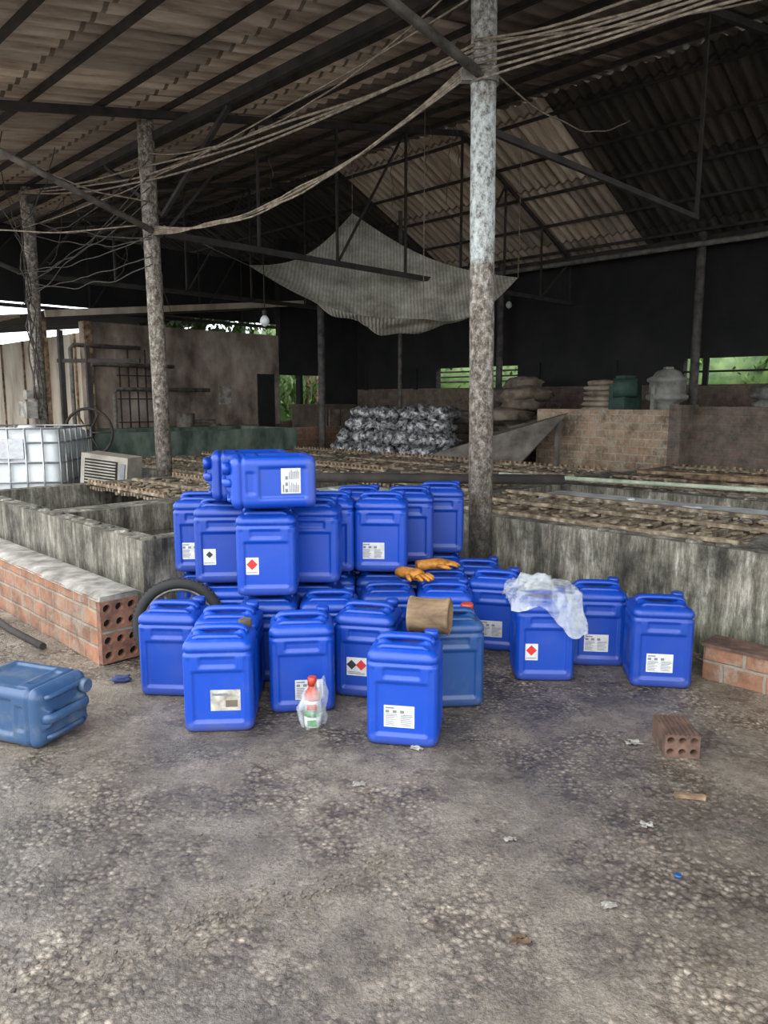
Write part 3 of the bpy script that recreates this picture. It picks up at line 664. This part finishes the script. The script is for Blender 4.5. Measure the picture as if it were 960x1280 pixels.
# ---------------- wheel ----------------
m=MB(); R_=.235
m.tube([(R_*math.cos(t*math.pi/24)*.88,0,R_*math.sin(t*math.pi/24)*.88) for t in range(49)],.028,12,0,False)
m.tube([(.175*math.cos(t*math.pi/24),0,.175*math.sin(t*math.pi/24)) for t in range(49)],.010,8,1,False,sq=1.3)
for k in range(60):
    t=2*math.pi*k/60; m.box((.233*math.cos(t),0,.233*math.sin(t)),(.006,.03,.012),Matrix.Rotation(-t,3,'Y'),0)
m.tube([(0,-.05,0),(0,.05,0)],.03,16,1); m.tube([(0,-.02,0),(0,.02,0)],.055,20,1)
for k in range(28):
    t=2*math.pi*k/28; s_=1 if k%2 else -1
    m.tube([(.045*math.cos(t),.022*s_,.045*math.sin(t)),(.17*math.cos(t+.25*(1 if k%4<2 else -1)),0,.17*math.sin(t+.25*(1 if k%4<2 else -1)))],.0018,4,1)
m.obj('motorbike_wheel',[M_rubber,nmat('tarnished_rim',(.06,.055,.05),(.22,.21,.2),scale=14,metallic=.6,rough=.5)],(-1.06,3.70,.238),(math.radians(-9),0,math.radians(8)))

# ---------------- small items ----------------
m=MB(); bx,by=-.305,3.0
lathe(m,(bx,by,0),[(.028,0),(.034,.005),(.036,.02),(.036,.05)],1); lathe(m,(bx,by,0),[(.0362,.05),(.0362,.075)],2); lathe(m,(bx,by,0),[(.036,.075),(.036,.115),(.033,.125)],1)
lathe(m,(bx,by,0),[(.035,.122),(.034,.14),(.025,.16),(.017,.172),(.016,.185)],0); lathe(m,(bx,by,0),[(.02,.183),(.02,.215),(.016,.22)],0)
m.quad([(bx-.02,by-.0375,.085),(bx+.02,by-.0375,.085),(bx+.02,by-.0375,.11),(bx-.02,by-.0375,.11)],0)
m.quad([(bx-.02,by-.0375,.012),(bx+.02,by-.0375,.012),(bx+.02,by-.0375,.04),(bx-.02,by-.0375,.04)],2)
m.obj('detergent_bottle',[M_redcap,M_white,M_green])
m=MB(); n=48; rings=[]
for i in range(16):
    t=i/15; ring=[]
    for j in range(n):
        a=2*math.pi*j/n; r=.044+.014*math.sin(math.pi*t)+.016*noise.noise(Vector((math.cos(a)*2,math.sin(a)*2,t*4)))+.005*math.sin(a*9+t*5)
        ring.append(Vector((bx+r*math.cos(a)*1.05,by+r*math.sin(a)*.95,.004+t*(.165+.045*math.sin(a+2)+.02*math.sin(a*5)))))
    rings.append(ring)
m.loft(rings,0,False,False); m.obj('clear_plastic_bag',[M_film2])
m=MB(); cx,cy=.80,3.62
def ridge(p): return 1-abs(noise.noise(p))*2
def bag(u,v):
    a=2*math.pi*v; r=u
    ca,sa=math.cos(a),math.sin(a); mx=max(abs(ca)/(HW+.008),abs(sa)/(HD+.008)); L=1/mx
    nz=noise.noise(Vector((ca*2.2,sa*2.2,u*3)))
    cr=ridge(Vector((ca*r*7,sa*r*7,3)))
    if r<.5:
        rad=L*r/.5*.98; z=.452+.024*max(0,cr)*(.6+.4*nz)
    else:
        t=(r-.5)/.5; drop=.05+.14*max(0,ca+.1)+.05*max(0,-sa)*max(0,ca+.4)+.07*nz
        rad=L+.004+t*.02*(1+1.0*max(0,ca))+.014*max(0,ridge(Vector((ca*5,sa*5,t*1.5))))+t*.02*abs(nz); z=.452-t*drop*1.1+.012*noise.noise(Vector((ca*5,sa*5,u*6)))
    return Vector((cx+rad*ca,cy+rad*sa,z))
m.grid(bag,60,180)
def lump(u,v):
    x=(u-.5)*.2;y=(v-.5)*.17; e=sm((.5-max(abs(u-.5),abs(v-.5)))*5)
    return Vector((cx-.045+x*(1+.3*noise.noise(Vector((u*3,v*3,1)))),cy-.03+y,.462+e*(.03+.035*ridge(Vector((u*3.5,v*3.5,7))))))
m.grid(lump,40,40)
m.obj('plastic_bag',[M_film])
m=MB(); R=Rz(-14); n=36
def rg(r,x): return [Vector((.20,3.105,.458))+R@Vector((x,r*math.cos(2*math.pi*j/n),r*math.sin(2*math.pi*j/n))) for j in range(n)]
m.loft([rg(.068,-.09),rg(.078,-.09),rg(.080,-.08),rg(.076,-.072),rg(.074,0),rg(.076,.066),rg(.080,.074),rg(.080,.086),rg(.070,.09),rg(.066,.07),rg(.064,-.06)],0,False,False)
m.loft([rg(.066,-.085),rg(.001,-.085)],1,False,False)
m.obj('bamboo_container',[M_cardboard,M_wood])
def glove(name,loc,yaw):
    m=MB(); m.tube([(-.13,0,.014),(-.09,0,.018),(-.04,0,.022),(0,0,.022),(.04,0,.018)],[.030,.030,.030,.034,.026],14,0,sq=1.25)
    for k,(y,l) in enumerate(((-.03,.065),(-.01,.085),(.01,.08),(.03,.06))):
        m.tube([(.03,y,.018),(.03+l*.4,y*1.25,.026),(.03+l*.8,y*1.4,.018),(.03+l,y*1.4,.010)],[.011,.0105,.010,.006],8)
    m.tube([(-.02,-.03,.018),(.0,-.06,.02),(.03,-.075,.014),(.045,-.08,.01)],[.013,.012,.011,.006],8)
    m.obj(name,[M_orange],loc,(0,0,math.radians(yaw)))
glove('rubber_glove',(.31,4.06,.4505),10); glove('rubber_glove',(.17,3.80,.4505),-50)
def hbrick(name,loc,yaw,mats):
    m=MB(); u=Vector((1,0,0)); v=Vector((0,0,1)); nn=Vector((0,-1,0)); L=.19
    hollow(m,Vector((-.066,-L/2,0)),u,v,nn,3,2,.044,.046,.015,.06,0,1)
    m.quad([(-.066,-L/2,0),(-.066,L/2,0),(-.066,L/2,.092),(-.066,-L/2,.092)]); m.quad([(.066,-L/2,0),(.066,L/2,0),(.066,L/2,.092),(.066,-L/2,.092)])
    m.quad([(-.066,-L/2,.092),(.066,-L/2,.092),(.066,L/2,.092),(-.066,L/2,.092)]); m.quad([(-.066,L/2,0),(.066,L/2,0),(.066,L/2,.092),(-.066,L/2,.092)])
    for k in range(7): m.box((-.054+.018*k,0,.0935),(.009,L,.004),None,0)
    m.obj(name,mats,loc,(0,0,math.radians(yaw)))
hbrick('hollow_brick',(1.17,2.80,.001),-6,[M_terradk,M_void])

# debris
m=MB()
for i in range(500):
    y=random.uniform(1.2,4.6); x=random.uniform(-1,1)*(.6*y+.3)
    a_,b_=(-x+y)*S,(x+y)*S
    if y>2.75 and -1.7<x<1.6: continue
    if b_>3.5 or (b_>1.4 and a_>3.4): continue
    s_=random.uniform(.004,.011)
    m.blob((x,y,s_*.2),(s_,s_*random.uniform(.6,1),s_*.6),Rz(random.uniform(0,180)),0 if random.random()<.97 else 1,.4,i,6,4)
for i in range(420):
    t=random.random(); x=-1.0+1.05*t+random.gauss(0,.03); y=1.50+.58*t+random.gauss(0,.045)+.03*math.sin(t*14)
    s_=random.uniform(.004,.014)
    m.blob((x,y,s_*.15),(s_,s_*random.uniform(.6,1),s_*.5),Rz(random.uniform(0,180)),0,.5,i+500,6,4)
m.obj('scattered_pebbles',[nmat('pebble',(.05,.042,.034),(.20,.175,.145),scale=30),nmat('pale_pebble',(.25,.23,.2),(.38,.36,.31),scale=30)])
m=MB()
spots=[(.86,2.24,.025,0),(1.11,2.42,.035,1),(.40,2.16,.022,0),(-.09,2.50,.03,0),(.13,2.78,.03,0),(1.01,2.83,.04,0),(.35,1.72,.03,1),(.62,1.85,.025,0),(.95,1.6,.02,1)]
for i,(x,y,s_,k) in enumerate(spots):
    def fn(u,v,x=x,y=y,s_=s_,i=i): return Vector((x+(u-.5)*s_*1.6+.5*s_*noise.noise(Vector((u*3,v*3,i))),y+(v-.5)*s_+.6*s_*noise.noise(Vector((u*3,v*3,i+9))),.006+.010*abs(noise.noise(Vector((u*4,v*4,i+4))))))
    m.grid(fn,6,6,k)
m.obj('litter_scraps',[nmat('paper_scrap',(.18,.17,.14),(.40,.38,.34),scale=40),nmat('dead_leaf',(.06,.035,.02),(.15,.095,.055),scale=40)])
m=MB(); lathe(m,(.86,1.98,0),[(.010,0),(.011,.007),(.009,.010)]); m.obj('bottle_cap',[flat('bright_blue',(.015,.06,.18),.4)])
m=MB(); m.blob((-1.3,3.5,.012),(.09,.05,.03),Rz(10),0,.8,3); m.obj('blue_rag',[flat('dark_blue_cloth',(.03,.04,.12),.8)])
m=MB(); m.beam((1.02,2.42,.01),(1.12,2.40,.01),.018,.014); m.obj('wood_offcut',[M_wood])

# ---------------- foliage outside ----------------
def foliage(name,a0,a1,b0,b1,z0,z1,n,sz=.22):
    m=MB()
    for i in range(n):
        p=P(random.uniform(a0,a1),random.uniform(b0,b1),random.uniform(z0,z1)); R=Matrix.Rotation(random.uniform(0,6.28),3,'Z')@Matrix.Rotation(random.uniform(-1.2,1.2),3,'X')
        s_=sz*random.uniform(.5,1.2); w=s_*.28
        m.quad([p,p+R@Vector((w,0,s_*.5)),p+R@Vector((0,0,s_)),p+R@Vector((-w,0,s_*.5))])
    for k in range(5):
        c=P(a0+(a1-a0)*(k+.5)/5,(b0+b1)/2,0); m.tube([c,c+Vector((.1,0,z1*.9))],[.12,.05],8,1)
    for k in range(14):
        c=P(a0+(a1-a0)*(k+.5)/14,b0+(b1-b0)*.8,z1*.42) if (a1-a0)>(b1-b0) else P(a0+(a1-a0)*.8,b0+(b1-b0)*(k+.5)/14,z1*.42)
        L=max(a1-a0,b1-b0)/14*1.7
        m.blob(c,(L,L,z1*.95),None,0,.4,k,12,9)
    m.obj(name,[M_leaf,M_wood])
foliage('tree_hedge',-4,14,14.5,16.0,0,3.0,9000)
foliage('tree_hedge',16,18,9,18,.0,3.6,6500)

# ---------------- light ----------------
w=bpy.data.worlds.new('overcast_sky'); scene.world=w; w.use_nodes=True
bg=w.node_tree.nodes['Background']; bg.inputs[0].default_value=(.90,.95,1,1); bg.inputs[1].default_value=3.8
sun=bpy.data.lights.new('soft_sun','SUN'); sun.energy=2.3; sun.angle=math.radians(80); sun.color=(1,.98,.95)
so=bpy.data.objects.new('soft_sun',sun); scene.collection.objects.link(so)
d=Vector((.45,.75,-.75)); so.rotation_euler=d.to_track_quat('-Z','Y').to_euler(); so.location=(-3,-3,6)

cam=bpy.data.cameras.new('camera'); co=bpy.data.objects.new('camera',cam); scene.collection.objects.link(co)
co.location=(0,0,1.38); co.rotation_euler=(math.radians(90-8.6),0,0); cam.lens=26; cam.sensor_width=36; cam.clip_start=.05; cam.clip_end=200
scene.camera=co
